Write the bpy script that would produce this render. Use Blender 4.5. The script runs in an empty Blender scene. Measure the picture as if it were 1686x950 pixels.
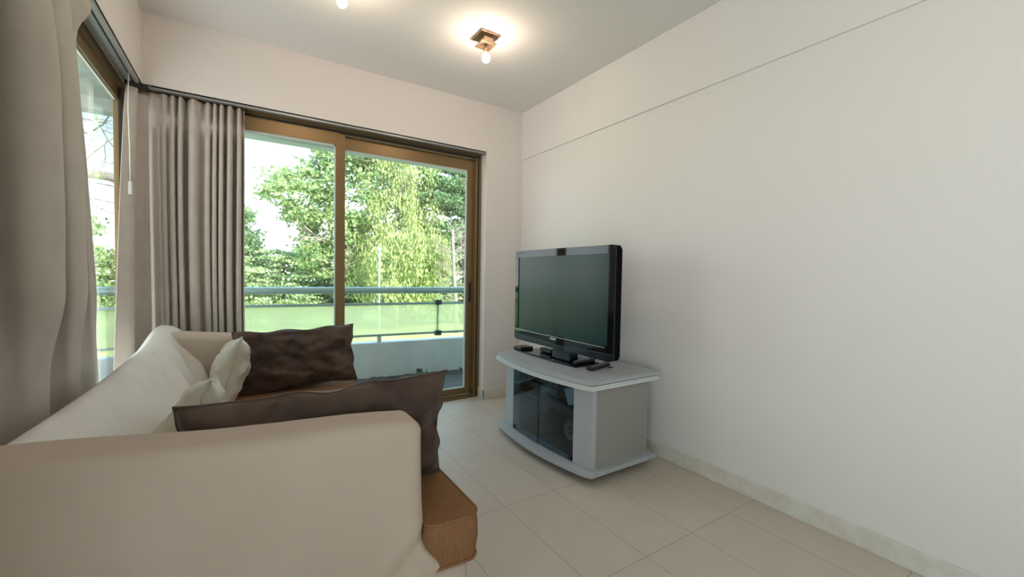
import bpy, bmesh, math, random
from mathutils import Vector, Matrix, noise
import numpy as np
random.seed(7)
S = bpy.context.scene
COL = S.collection
PI = math.pi

# ------------------------------------------------------------------ camera
cam_d = bpy.data.cameras.new('camera')
cam = bpy.data.objects.new('camera', cam_d); COL.objects.link(cam); S.camera = cam
cam_d.sensor_width = 36.0; cam_d.sensor_fit = 'HORIZONTAL'
cam_d.lens = 684.1 / 1686 * 36
cam_d.clip_start = 0.02; cam_d.clip_end = 500
YAW, PITCH, ROLL = .5703, .0334, .0168
def cam_matrix():
    cz, sz = math.cos(YAW), math.sin(YAW)
    cx, sx = math.cos(PITCH), math.sin(PITCH)
    cy, sy = math.cos(ROLL), math.sin(ROLL)
    B = Matrix(((1,0,0),(0,0,-1),(0,1,0)))
    Rz = Matrix(((cz,-sz,0),(sz,cz,0),(0,0,1)))
    Rx = Matrix(((1,0,0),(0,cx,-sx),(0,sx,cx)))
    Rr = Matrix(((cy,-sy,0),(sy,cy,0),(0,0,1)))
    M = Rr @ Rx @ B @ Rz                       # rows: right, down, forward
    r, d, f = M[0], M[1], M[2]
    return Matrix(((r[0],-d[0],-f[0],0),(r[1],-d[1],-f[1],0),(r[2],-d[2],-f[2],1.13),(0,0,0,1)))
cam.matrix_world = cam_matrix()

# ------------------------------------------------------------------ world, sun, exposure
S.view_settings.view_transform = 'Standard'
S.view_settings.look = 'None'
S.view_settings.gamma = 1.0
S.view_settings.use_curve_mapping = False
S.view_settings.exposure = 0.85
SKY = 1.0
SUN = 5.5
BULB = 14.0

w = bpy.data.worlds.new('sky'); S.world = w; w.use_nodes = True
nt = w.node_tree; nt.nodes.clear()
tc = nt.nodes.new('ShaderNodeTexCoord'); sep = nt.nodes.new('ShaderNodeSeparateXYZ')
ramp = nt.nodes.new('ShaderNodeValToRGB'); bg = nt.nodes.new('ShaderNodeBackground'); wo = nt.nodes.new('ShaderNodeOutputWorld')
nt.links.new(tc.outputs['Generated'], sep.inputs[0]); nt.links.new(sep.outputs['Z'], ramp.inputs[0])
e = ramp.color_ramp.elements
e[0].position = 0.0; e[0].color = (1.0, .985, .98, 1)
e[1].position = 1.0; e[1].color = (.36, .60, .95, 1)
k = e.new(.16); k.color = (.66, .80, .93, 1)
k = e.new(.30); k.color = (.20, .37, .52, 1)
k = e.new(.6); k.color = (.42, .62, .85, 1)
nt.links.new(ramp.outputs[0], bg.inputs[0]); bg.inputs[1].default_value = SKY * 2.1
nt.links.new(bg.outputs[0], wo.inputs[0])

sd = bpy.data.lights.new('sun', 'SUN'); sd.energy = SUN; sd.angle = .01; sd.color = (1, .95, .84)
sun = bpy.data.objects.new('sun', sd); COL.objects.link(sun)
sun.rotation_euler = Vector((-.42, .78, -.62)).to_track_quat('-Z', 'Y').to_euler()

def portal(name, loc, direction, sx, sy):
    d = bpy.data.lights.new(name, 'AREA'); d.shape = 'RECTANGLE'; d.size = sx; d.size_y = sy
    d.cycles.is_portal = True
    o = bpy.data.objects.new(name, d); COL.objects.link(o); o.location = loc
    o.rotation_euler = Vector(direction).to_track_quat('-Z', 'Y').to_euler()
portal('portal_back', (.65, 3.52, 1.1), (0, -1, 0), 2.4, 2.2)
portal('portal_left', (-.72, .45, 1.1), (1, 0, 0), 5.7, 2.2)

# ------------------------------------------------------------------ materials
MATS = {}
def mat(name, col, rough=.6, metal=0, col2=None, nscale=20, ndetail=4, bump=0, bscale=200, spec=.5, coat=0, trans=0, lo=.35, hi=.65, sheen=0, stretch=None):
    if name in MATS: return MATS[name]
    m = bpy.data.materials.new(name); m.use_nodes = True; n = m.node_tree
    b = n.nodes['Principled BSDF']
    b.inputs['Base Color'].default_value = (*col, 1); b.inputs['Roughness'].default_value = rough
    b.inputs['Metallic'].default_value = metal; b.inputs['Specular IOR Level'].default_value = spec
    b.inputs['Coat Weight'].default_value = coat; b.inputs['Sheen Weight'].default_value = sheen
    t = n.nodes.new('ShaderNodeTexCoord'); src = t.outputs['Object']
    if stretch:
        mp = n.nodes.new('ShaderNodeMapping'); mp.inputs['Scale'].default_value = stretch
        n.links.new(src, mp.inputs[0]); src = mp.outputs[0]
    if col2:
        no = n.nodes.new('ShaderNodeTexNoise'); no.inputs['Scale'].default_value = nscale; no.inputs['Detail'].default_value = ndetail
        r = n.nodes.new('ShaderNodeValToRGB'); r.color_ramp.elements[0].position = lo; r.color_ramp.elements[1].position = hi
        r.color_ramp.elements[0].color = (*col, 1); r.color_ramp.elements[1].color = (*col2, 1)
        n.links.new(src, no.inputs['Vector']); n.links.new(no.outputs['Fac'], r.inputs[0]); n.links.new(r.outputs[0], b.inputs['Base Color'])
    if bump:
        no = n.nodes.new('ShaderNodeTexNoise'); no.inputs['Scale'].default_value = bscale; no.inputs['Detail'].default_value = 3
        bu = n.nodes.new('ShaderNodeBump'); bu.inputs['Strength'].default_value = bump; bu.inputs['Distance'].default_value = .01
        n.links.new(src, no.inputs['Vector']); n.links.new(no.outputs['Fac'], bu.inputs['Height']); n.links.new(bu.outputs[0], b.inputs['Normal'])
    MATS[name] = m; return m

M_wall = mat('wall_paint', (.81,.76,.725), .75, bump=.08, bscale=90, spec=.25)
M_wall2 = mat('wall_paint_white', (.84,.81,.79), .7, bump=.07, bscale=90, spec=.3)
M_ceil = mat('ceiling_paint', (.82,.80,.77), .85, bump=.05, bscale=120, spec=.2)
M_base = mat('skirting', (.80,.77,.71), .45, col2=(.70,.66,.58), nscale=14)
M_frame = mat('bronze_aluminium', (.25,.165,.075), .38, .55, bump=.02)
M_frame_d = mat('bronze_aluminium_dark', (.10,.065,.035), .45, .5)
M_track = mat('grey_track', (.33,.34,.34), .4, .5)
M_black = mat('black_plastic', (.008,.009,.011), .35)
M_gasket = mat('rubber_seal', (.02,.02,.02), .7)
M_bead = mat('glazing_bead', (.55,.60,.58), .5)
M_gloss = mat('glossy_black', (.003,.006,.008), .05, spec=.5)
M_bezel_low = mat('glossy_petrol', (.004,.012,.018), .22, coat=.4)
M_tvside = mat('tv_side', (.002,.002,.003), .7, spec=.08)
M_silver = mat('silver_line', (.65,.66,.65), .3, .7)
M_logo = mat('logo_white', (.75,.76,.76), .4)
M_laminate = mat('silver_laminate', (.50,.52,.545), .42, col2=(.44,.455,.475), nscale=400, ndetail=2, spec=.4)
M_laminate_shaded = mat('silver_laminate_shaded', (.35,.335,.32), .5, col2=(.30,.29,.275), nscale=400, ndetail=2)  # same laminate as the front; shade of the side faces put into the colour
M_edge = mat('silver_edging', (.72,.76,.78), .3, .15)
M_inside = mat('cabinet_inside', (.09,.095,.10), .6)
M_device = mat('dark_device', (.08,.09,.10), .4)
M_device_s = mat('device_silver', (.30,.31,.32), .35, .4)
M_paper = mat('pale_paper', (.75,.82,.88), .6)
M_brass = mat('brushed_bronze', (.42,.30,.20), .32, .85)
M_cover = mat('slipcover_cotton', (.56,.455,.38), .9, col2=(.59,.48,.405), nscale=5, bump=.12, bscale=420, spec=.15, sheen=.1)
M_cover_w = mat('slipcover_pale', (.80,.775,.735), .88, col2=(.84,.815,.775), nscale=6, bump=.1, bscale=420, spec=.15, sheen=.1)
M_curtain = mat('curtain_linen', (.53,.475,.425), .92, col2=(.57,.515,.46), nscale=9, bump=.15, bscale=500, spec=.1, sheen=.1)
M_seat = mat('tan_upholstery', (.30,.155,.075), .85, col2=(.26,.13,.062), nscale=120, ndetail=2, bump=.25, bscale=600, spec=.15, stretch=(1,1,.25))
M_brown = mat('brown_velvet', (.035,.018,.015), .5, col2=(.12,.075,.055), nscale=5, bump=.1, bscale=300, spec=.3, sheen=.15)
M_cream = mat('cream_satin', (.64,.60,.48), .5, col2=(.74,.71,.62), nscale=8, spec=.35, bump=.05, bscale=400, sheen=.1)
M_cord = mat('cord_white', (.72,.72,.68), .6)
M_parapet = mat('parapet_paint', (.70,.74,.74), .8, col2=(.62,.67,.68), nscale=4, bump=.1, bscale=60)
M_stucco = mat('exterior_stucco', (.50,.56,.52), .9, bump=.1, bscale=60)
M_rail = mat('painted_steel_rail', (.32,.44,.42), .35, .3)
M_clamp = mat('dark_clamp', (.02,.04,.045), .5)
M_deck = mat('deck_boards', (.075,.085,.095), .75, col2=(.14,.15,.16), nscale=12, stretch=(.3,6,1))
M_litter = mat('dry_leaves', (.03,.03,.03), .9, col2=(.22,.20,.16), nscale=30)
M_grass = mat('lawn', (.36,.42,.14), .95, col2=(.46,.48,.20), nscale=.6)
M_path = mat('pale_gravel', (.72,.66,.52), .95, col2=(.62,.57,.45), nscale=2)
M_bark = mat('pale_bark', (.42,.36,.30), .9, col2=(.30,.25,.20), nscale=5)
M_bark_d = mat('dark_bark', (.13,.10,.08), .9)
M_pole = mat('galvanised_pole', (.60,.62,.62), .5, .2)

def leaf_mat(name, c1, c2):
    m = bpy.data.materials.new(name); m.use_nodes = True; n = m.node_tree; n.nodes.clear()
    g = n.nodes.new('ShaderNodeNewGeometry'); r = n.nodes.new('ShaderNodeValToRGB')
    r.color_ramp.elements[0].color = (*c1, 1); r.color_ramp.elements[1].color = (*c2, 1)
    d = n.nodes.new('ShaderNodeBsdfDiffuse'); t = n.nodes.new('ShaderNodeBsdfTranslucent'); mx = n.nodes.new('ShaderNodeMixShader'); o = n.nodes.new('ShaderNodeOutputMaterial')
    mx.inputs[0].default_value = .3
    n.links.new(g.outputs['Random Per Island'], r.inputs[0])
    n.links.new(r.outputs[0], d.inputs[0]); n.links.new(r.outputs[0], t.inputs[0])
    n.links.new(d.outputs[0], mx.inputs[1]); n.links.new(t.outputs[0], mx.inputs[2]); n.links.new(mx.outputs[0], o.inputs[0])
    return m
L_mid = leaf_mat('leaf_mid_green', (.22,.36,.15), (.55,.62,.30))
L_yel = leaf_mat('leaf_yellow_green', (.30,.42,.16), (.66,.68,.30))
L_dark = leaf_mat('leaf_pine_green', (.10,.20,.12), (.38,.50,.24))
L_pale = leaf_mat('leaf_pale_green', (.32,.44,.22), (.62,.70,.40))

def glass_mat(name, tint, gloss=.06, rough=0.0, diff=0.0, dcol=(1,1,1)):
    m = bpy.data.materials.new(name); m.use_nodes = True; n = m.node_tree; n.nodes.clear()
    t = n.nodes.new('ShaderNodeBsdfTransparent'); t.inputs[0].default_value = (*tint, 1)
    g = n.nodes.new('ShaderNodeBsdfGlossy'); g.inputs['Roughness'].default_value = rough; g.inputs[0].default_value = (1,1,1,1)
    fr = n.nodes.new('ShaderNodeFresnel')
    ge = n.nodes.new('ShaderNodeNewGeometry'); m1 = n.nodes.new('ShaderNodeMapRange'); m1.inputs['To Min'].default_value = 1.45; m1.inputs['To Max'].default_value = 1/1.45
    n.links.new(ge.outputs['Backfacing'], m1.inputs[0]); n.links.new(m1.outputs[0], fr.inputs[0])
    mx = n.nodes.new('ShaderNodeMixShader'); o = n.nodes.new('ShaderNodeOutputMaterial')
    n.links.new(fr.outputs[0], mx.inputs[0]); n.links.new(t.outputs[0], mx.inputs[1]); n.links.new(g.outputs[0], mx.inputs[2])
    last = mx
    if diff:
        d = n.nodes.new('ShaderNodeBsdfTranslucent'); d.inputs[0].default_value = (*dcol, 1)
        m2 = n.nodes.new('ShaderNodeMixShader'); m2.inputs[0].default_value = diff
        n.links.new(mx.outputs[0], m2.inputs[1]); n.links.new(d.outputs[0], m2.inputs[2]); last = m2
    n.links.new(last.outputs[0], o.inputs[0]); return m
G_win = glass_mat('window_glass', (.95,.98,.97))
G_frost = glass_mat('frosted_glass', (.93,.95,.80), diff=.45, dcol=(.88,.86,.58))
G_smoke = glass_mat('smoked_glass', (.62,.72,.76))

def floor_mat():
    m = bpy.data.materials.new('porcelain_tiles'); m.use_nodes = True; n = m.node_tree; b = n.nodes['Principled BSDF']
    t = n.nodes.new('ShaderNodeTexCoord'); mp = n.nodes.new('ShaderNodeMapping')
    mp.inputs['Location'].default_value = (-1.06 + .3*20, -1.08 + .6*20, 0)
    br = n.nodes.new('ShaderNodeTexBrick'); br.offset = 0; br.squash = 1
    for k_, v in (('Scale',1),('Mortar Size',.0016),('Mortar Smooth',.3),('Bias',0),('Brick Width',.3),('Row Height',.6)): br.inputs[k_].default_value = v
    br.inputs['Color1'].default_value = (.62,.545,.46,1); br.inputs['Color2'].default_value = (.60,.525,.44,1); br.inputs['Mortar'].default_value = (.33,.27,.21,1)
    no = n.nodes.new('ShaderNodeTexNoise'); no.inputs['Scale'].default_value = 9; no.inputs['Detail'].default_value = 6
    mr = n.nodes.new('ShaderNodeMapRange'); mr.inputs['To Min'].default_value = .93; mr.inputs['To Max'].default_value = 1.06
    mu = n.nodes.new('ShaderNodeMix'); mu.data_type = 'RGBA'; mu.blend_type = 'MULTIPLY'; mu.inputs[0].default_value = 1
    n.links.new(t.outputs['Object'], mp.inputs[0]); n.links.new(mp.outputs[0], br.inputs['Vector'])
    n.links.new(t.outputs['Object'], no.inputs['Vector']); n.links.new(no.outputs['Fac'], mr.inputs[0])
    n.links.new(br.outputs['Color'], mu.inputs[6]); n.links.new(mr.outputs[0], mu.inputs[7]); n.links.new(mu.outputs[2], b.inputs['Base Color'])
    b.inputs['Roughness'].default_value = .42; b.inputs['Specular IOR Level'].default_value = .4
    bu = n.nodes.new('ShaderNodeBump'); bu.inputs['Strength'].default_value = .25; bu.inputs['Distance'].default_value = .002; bu.invert = True
    n.links.new(br.outputs['Fac'], bu.inputs['Height']); n.links.new(bu.outputs[0], b.inputs['Normal'])
    return m
M_floor = floor_mat()

def emis(name, col, s):
    m = bpy.data.materials.new(name); m.use_nodes = True; n = m.node_tree; n.nodes.clear()
    e_ = n.nodes.new('ShaderNodeEmission'); e_.inputs[0].default_value = (*col,1); e_.inputs[1].default_value = s
    o = n.nodes.new('ShaderNodeOutputMaterial'); n.links.new(e_.outputs[0], o.inputs[0]); return m
M_bulb = emis('bulb_glow', (1,.79,.62), 105)

# ------------------------------------------------------------------ mesh helpers
def link(name, me, m, parent=None, smooth=False):
    me.name = name
    if m is not None and len(me.materials) == 0: me.materials.append(m)
    if smooth:
        me.polygons.foreach_set('use_smooth', [True]*len(me.polygons))
    o = bpy.data.objects.new(name, me); COL.objects.link(o)
    if parent: o.parent = parent; o.matrix_parent_inverse = Matrix.Translation(-Vector(parent.location)) if parent.type == 'EMPTY' else Matrix()
    return o
def thing(name, label, cat, loc=(0,0,0), group=None, kind=None):
    o = bpy.data.objects.new(name, None); COL.objects.link(o); o.location = loc; o.empty_display_size = .1
    tag(o, label, cat, group, kind); return o
def tag(o, label=None, cat=None, group=None, kind=None):
    if label: o['label'] = label
    if cat: o['category'] = cat
    if group: o['group'] = group
    if kind: o['kind'] = kind
    return o
def struct(name, bm, m, parent=None, label=None, smooth=False):
    o = link(name, fin(bm), m, parent, smooth)
    if not parent: o['kind'] = 'structure'; o['category'] = name.split('_')[0]
    if label: o['label'] = label
    return o
def fin(bm):
    bmesh.ops.recalc_face_normals(bm, faces=bm.faces[:])
    me = bpy.data.meshes.new('m'); bm.to_mesh(me); bm.free(); return me
def B(bm, x0, x1, y0, y1, z0, z1, bev=0):
    r = bmesh.ops.create_cube(bm, size=1)
    vs = r['verts']
    for v in vs: v.co = Vector(((x0+x1)/2 + v.co.x*(x1-x0), (y0+y1)/2 + v.co.y*(y1-y0), (z0+z1)/2 + v.co.z*(z1-z0)))
    if bev:
        es = list({e_ for v in vs for e_ in v.link_edges})
        bmesh.ops.bevel(bm, geom=es, offset=bev, segments=2, affect='EDGES', profile=.6)
    return bm
def box(x0, x1, y0, y1, z0, z1, bev=0): return B(bmesh.new(), x0, x1, y0, y1, z0, z1, bev)
def tube(bm, pts, r, seg=8, r1=None, cap=True):
    pts = [Vector(p) for p in pts]; n = len(pts); rings = []
    up = Vector((.13,.21,.97)).normalized()
    for i, p in enumerate(pts):
        t = (pts[min(i+1,n-1)] - pts[max(i-1,0)]).normalized()
        a = t.cross(up)
        if a.length < .05: a = t.cross(Vector((1,0,0)))
        a.normalize(); b_ = t.cross(a); up = -b_ if False else up
        rr = r if r1 is None else r + (r1-r)*i/(n-1)
        rings.append([bm.verts.new(p + (a*math.cos(2*PI*k_/seg) + b_*math.sin(2*PI*k_/seg))*rr) for k_ in range(seg)])
    for i in range(n-1):
        for k_ in range(seg):
            bm.faces.new((rings[i][k_], rings[i][(k_+1)%seg], rings[i+1][(k_+1)%seg], rings[i+1][k_]))
    if cap: bm.faces.new(rings[0][::-1]); bm.faces.new(rings[-1])
    return bm
def lathe(bm, prof, c=(0,0,0), seg=24, mtx=None):
    rings = []
    for r, z in prof:
        ring = []
        for k_ in range(seg):
            p = Vector((r*math.cos(2*PI*k_/seg), r*math.sin(2*PI*k_/seg), z))
            if mtx: p = mtx @ p
            ring.append(bm.verts.new(p + Vector(c)))
        rings.append(ring)
    for i in range(len(rings)-1):
        for k_ in range(seg): bm.faces.new((rings[i][k_], rings[i][(k_+1)%seg], rings[i+1][(k_+1)%seg], rings[i+1][k_]))
    bm.faces.new(rings[0][::-1]); bm.faces.new(rings[-1]); return bm
def prism(bm, outline, z0, z1, axis='z', bev=0):
    """outline of (a,b) pairs extruded along axis"""
    def P(a, b, c): return {'z': (a,b,c), 'y': (a,c,b), 'x': (c,a,b)}[axis]
    v0 = [bm.verts.new(P(a,b,z0)) for a, b in outline]; v1 = [bm.verts.new(P(a,b,z1)) for a, b in outline]
    n = len(outline); fs = [bm.faces.new(v0), bm.faces.new(v1[::-1])]
    for i in range(n): fs.append(bm.faces.new((v0[i], v0[(i+1)%n], v1[(i+1)%n], v1[i])))
    if bev:
        es = list({e_ for f in fs[:2] for e_ in f.edges}); bmesh.ops.bevel(bm, geom=es, offset=bev, segments=2, affect='EDGES')
    return bm
def rbox(c, size, r, n=(12,12,12), f=None):
    """softly rounded box on a dense grid; f deforms each world point"""
    hx, hy, hz = (s/2 for s in size); bm = bmesh.new(); cache = {}
    def vert(u, v, w_):
        key = (round(u,5), round(v,5), round(w_,5))
        if key in cache: return cache[key]
        p = Vector((u*hx, v*hy, w_*hz)); q = Vector((max(-hx+r, min(hx-r, p.x)), max(-hy+r, min(hy-r, p.y)), max(-hz+r, min(hz-r, p.z))))
        d = p - q
        if d.length > 1e-9: p = q + d.normalized()*min(r, max(abs(d.x),abs(d.y),abs(d.z)))
        p = p + Vector(c)
        if f: p = Vector(f(p, (u, v, w_)))
        cache[key] = bm.verts.new(p); return cache[key]
    def ticks(m_, h):
        # extra samples inside the rounded border
        e_ = min(.49, r/h/2); k_ = 4
        inner = [e_ + (1-2*e_)*i/m_ for i in range(m_+1)]
        edge = [e_*(1-math.cos(PI/2*i/k_)) if False else e_*i/k_ for i in range(k_)]
        t = edge + inner + [1-x for x in edge[::-1]]
        return [2*x-1 for x in t]
    tx, ty, tz = ticks(n[0], hx), ticks(n[1], hy), ticks(n[2], hz)
    def face(ta, tb, fn):
        for i in range(len(ta)-1):
            for j in range(len(tb)-1):
                vs = [fn(ta[i],tb[j]), fn(ta[i+1],tb[j]), fn(ta[i+1],tb[j+1]), fn(ta[i],tb[j+1])]
                try: bm.faces.new(vs)
                except ValueError: pass
    for s in (-1, 1):
        face(tx, ty, lambda a, b: vert(a, b, s)); face(tx, tz, lambda a, b: vert(a, s, b)); face(ty, tz, lambda a, b: vert(s, a, b))
    return bm
def fbm(p, s, o=3): return noise.fractal(Vector(p)*s, .6, 2.0, o)
def gauss(x, s): return math.exp(-(x/s)**2)

# ------------------------------------------------------------------ room shell
XL, XR, YB, YR, ZC, ZO = -.51, 2.20, 3.28, -2.6, 2.64, 2.22
struct('floor', box(XL-.2, XR+.1, YR-.1, YB+.17, -.12, 0), M_floor, label='beige porcelain tile floor')
struct('ceiling', box(XL-.2, XR+.15, YR-.15, YB+.17, ZC, ZC+.15), M_ceil, label='plain off-white ceiling')
bm = box(XR, XR+.15, YR-.15, YB+.17, -.12, ZC); B(bm, XR-.013, XR+.01, YR, YB, 2.205, ZC)
struct('wall_right', bm, M_wall2, label='long white wall with a shallow step near the ceiling')
bm = box(1.812, XR, YB, YB+.17, 0, ZC); B(bm, XL-.2, 1.812, YB, YB+.17, ZO, ZC)
struct('wall_back', bm, M_wall, label='white wall around the sliding door')
bm = box(XL-.2, XL, YR, YB, ZO, ZC); B(bm, XL-.2, XL, YR-.15, YR+.2, 0, ZO)
struct('wall_left', bm, M_wall, label='white header wall above the left window')
struct('wall_rear', box(XL-.2, XR+.1, YR-.15, YR, 0, ZC), M_wall)
struct('baseboard_right', box(XR-.016, XR, YR, YB-.0, 0, .085, .003), M_base, label='cream skirting along the right wall')
bm = box(1.80, XR-.016, YB-.014, YB, 0, .085, .003); B(bm, 1.80, 1.812, YB-.014, YB+.085, 0, .085, .002)
struct('baseboard_back', bm, M_base)

# balcony roof, side of the house; unseen upper storey added to block sun
bm = box(-9, 14, -6, YB+1.3, 2.95, 6.2); B(bm, -9, 14, YB+.17, YB+1.3, 2.44, 2.95); B(bm, -9, 14, 4.46, 4.60, 2.345, 2.95); B(bm, -1.6, XL-.2, -6, YB+.2, 2.44, 2.95); B(bm, -.71, 14, -6, YB+.17, 2.80, 2.95)
struct('trim_1', bm, M_stucco, label='concrete balcony roof, with an unseen storey added above to block the sun')
bm = box(XR+.15, 14, YB-.4, YB+.17, -3, 2.95); B(bm, -.71, XR+.2, YR-3, YR-.16, -3, 2.95)
struct('wall_exterior', bm, M_stucco)

# ------------------------------------------------------------------ sliding door
DY = 3.37
door = thing('door_1', 'bronze aluminium sliding balcony door with two glass panels', 'door', (.65, DY, 0), kind='structure')
bm = box(1.755, 1.812, DY, DY+.10, 0, ZO); B(bm, -.66, 1.755, DY, DY+.10, 2.185, ZO); B(bm, -.66, 1.812, DY-.005, DY+.10, -.0, .022)
link('door_frame', fin(bm), M_frame, door)
bm = box(1.775, 1.785, DY-.006, DY+.0, .02, ZO-.02); B(bm, -.5, 1.78, DY-.004, DY+.001, 2.176, 2.186)
link('rubber_seal', fin(bm), M_gasket, door)
def sash(name, x0, x1, yf, zt, st_l, st_r, rail_t, zb, gx0=None):
    bm = bmesh.new()
    B(bm, x0, x0+st_l, yf, yf+.03, zb, zt, .002); B(bm, x1-st_r, x1, yf, yf+.03, zb, zt, .002)
    B(bm, x0+st_l, x1-st_r, yf+.001, yf+.03, zt-rail_t, zt, .001); B(bm, x0+st_l, x1-st_r, yf+.001, yf+.03, zb, zb+.055, .001)
    p = link(name, fin(bm), M_frame, door)
    g = link('glass_pane', fin(box(x0+st_l-.003, x1-st_r+.003, yf+.014, yf+.019, zb+.05, zt-rail_t+.005)), G_win, p)
    bm = bmesh.new(); a, b_, c_, d_ = x0+st_l, x1-st_r, zb+.055, zt-rail_t
    B(bm, a, a+.008, yf+.004, yf+.026, c_, d_); B(bm, b_-.008, b_, yf+.004, yf+.026, c_, d_)
    B(bm, a, b_, yf+.004, yf+.026, c_, c_+.008); B(bm, a, b_, yf+.004, yf+.026, d_-.012, d_)
    link('glazing_bead', fin(bm), M_bead, p)
    return p
sash('sliding_panel', -.62, .640, DY+.004, 2.182, .06, .066, .10, .03)
sp = sash('sliding_panel', .585, 1.757, DY+.042, 2.172, .055, .066, .105, .03)
bm = box(1.716, 1.734, DY+.030, DY+.042, .87, 1.055, .004); link('door_handle', fin(bm), M_black, door)
bm = box(.60, 1.75, DY+.002, DY+.012, 2.165, 2.178); link('head_channel', fin(bm), M_frame_d, door)

# curtain tracks
tr = thing('curtain_track', 'grey aluminium curtain track above the sliding door', 'curtain track', (.6, 3.31, ZO))
bm = box(-.47, 1.80, 3.285, 3.297, ZO-.022, ZO-.001); B(bm, -.47, 1.80, 3.305, 3.318, ZO-.022, ZO-.001); B(bm, -.47, 1.80, 3.285, 3.318, ZO-.008, ZO-.001); B(bm,1.797,1.803,3.283,3.32,ZO-.026,ZO-.001)
link('rail', fin(bm), M_track, tr)
tr2 = thing('curtain_track', 'blue-grey curtain track above the left window, meeting the corner', 'curtain track', (-.555, 1.5, ZO))
bm = box(-.528, -.512, -2.3, 3.27, ZO-.03, ZO-.001); B(bm, -.562, -.540, -2.3, 3.27, ZO-.025, ZO-.001); B(bm, -.59, -.512, -2.3, 3.27, ZO-.010, ZO-.001)
link('rail', fin(bm), M_track, tr2)
bm = box(-.575, -.505, 3.20, 3.235, ZO-.045, ZO-.022, .004); B(bm, -.535, -.475, 3.225, 3.30, ZO-.04, ZO-.024, .004); link('end_bracket', fin(bm), M_black, tr2)
# curtain pull cord
pc = thing('curtain_pull_cord', 'thin white curtain pull cord with a small white tassel, hanging in the window corner', 'cord', (-.53, 3.05, 1.5))
bm = tube(bmesh.new(), [(-.53,3.055,ZO-.03), (-.532,3.05,2.0), (-.527,3.045,1.8), (-.527,3.045,1.60)], .0028); link('cord', fin(bm), M_cord, pc, True)
bm = lathe(bmesh.new(), [(.003,.075),(.009,.07),(.010,.03),(.013,0)], (-.527,3.045,1.53), 10); link('tassel', fin(bm), M_cord, pc, True)

# ------------------------------------------------------------------ left window
win = thing('window_1', 'bronze framed floor-to-ceiling window on the left', 'window', (-.63, 1, 0), kind='structure')
bm = bmesh.new()
B(bm, -.66, -.60, YR+.2, 3.37, 2.165, ZO); B(bm, -.66, -.60, YR+.2, 3.37, 0, .05)
B(bm, -.636, -.597, 3.27, 3.37, .05, 2.165); B(bm, -.66, -.60, YR+.2, YR+.27, .05, 2.165)
link('window_frame', fin(bm), M_frame, win)
link('rubber_seal', fin(box(-.612, -.60, 3.262, 3.272, .05, 2.165)), M_gasket, win)
ys = [(-2.33,-.95), (-.95,.45), (.45,1.85), (1.85,3.265)]  # panes behind the camera are unseen, added to bring more daylight in
for a, b_ in ys:
    bm = bmesh.new(); st = .05
    l_ = a if a == ys[-1][0] else a
    B(bm, -.645, -.612, a, a+st, .05, 2.165); 
    if b_ < 3: B(bm, -.645, -.612, b_-st, b_, .05, 2.165)
    B(bm, -.645, -.612, a, b_, 2.10, 2.165); B(bm, -.645, -.612, a, b_, .05, .11)
    p = link('window_sash', fin(bm), M_frame, win)
    link('glass_pane', fin(box(-.632, -.627, a+st-.004, (b_-st+.004 if b_ < 3 else b_), .105, 2.105)), G_win, p)
    link('glazing_bead', fin(box(-.634, -.624, a+st, (b_-st if b_<3 else b_), 2.093, 2.10)), M_bead, p)

# ------------------------------------------------------------------ curtains
def curtain(name, P, n_s, z0, z1, parent=None, n_z=44, label=None, group=None, m=M_curtain):
    """P(s, t) -> (x, y, z) with s across and t = 0 at the hem, 1 at the heading"""
    vs, fs = [], []
    for j in range(n_z+1):
        t = j/n_z
        for i in range(n_s+1): vs.append(P(i/n_s, t))
    for j in range(n_z):
        for i in range(n_s):
            a = j*(n_s+1)+i; fs.append((a, a+1, a+n_s+2, a+n_s+1))
    me = bpy.data.meshes.new(name); me.from_pydata(vs, [], fs)
    o = link(name, me, m, parent, True)
    sol = o.modifiers.new('thickness', 'SOLIDIFY'); sol.thickness = .0035; sol.offset = 0
    if label: tag(o, label, 'curtain', group)
    return o
def smoothstep(a, b, x):
    t = max(0, min(1, (x-a)/(b-a))); return t*t*(3-2*t)
# curtain beside the sliding door, pencil pleated heading
def P_back(s, t):
    z = .02 + (2.185-.02)*t
    flat = smoothstep(.12, .30, s)
    ph = 2*PI*(11*s + .35*math.sin(7*s) + .25*math.sin(17*s+1))
    a = (.010 + .023*flat)*(1 + .35*math.sin(5*s*PI+1))*(1-.35*smoothstep(.9,1,t))
    y = 3.312 - a*math.sin(ph) + (1-flat)*.018*math.sin(9*s+2.2) + .004*fbm((s*6, t*2, 3), 1)
    if t > .955: y += .009*math.sin(ph*3)*flat
    pinch = gauss(t-.93, .02); y += .017*pinch*math.sin(ph)
    x = -.507 + .497*s - .0095*math.sin(2*ph)*flat*(1-.6*t) + .006*math.sin(3*s+5*t)
    x += .018*(1-t)*(s-.5)
    return (x, min(y, 3.352), z)
curtain('curtain', P_back, 420, .02, 2.19, label='greige pleated curtain gathered beside the sliding door', n_z=60)
# lining side hanging in the corner
def P_corner(s, t):
    z = .02 + 2.13*t
    wdt = .10 + .32*(1-t)**.7
    y = 3.285 - (wdt+.04)*s
    x = -.545 + .035*math.sin(s*9.5 + 1.2 - .8*t)*(1-.3*t) + .035*(1-s)*smoothstep(.3,1,t)
    x = max(-.588, min(-.485, x + .05*(1-smoothstep(0,.2,s))))
    return (x, y, z)
curtain('curtain', P_corner, 90, .02, 2.15, label='narrow greige curtain drop hanging loose in the window corner behind the pull cord')
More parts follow.
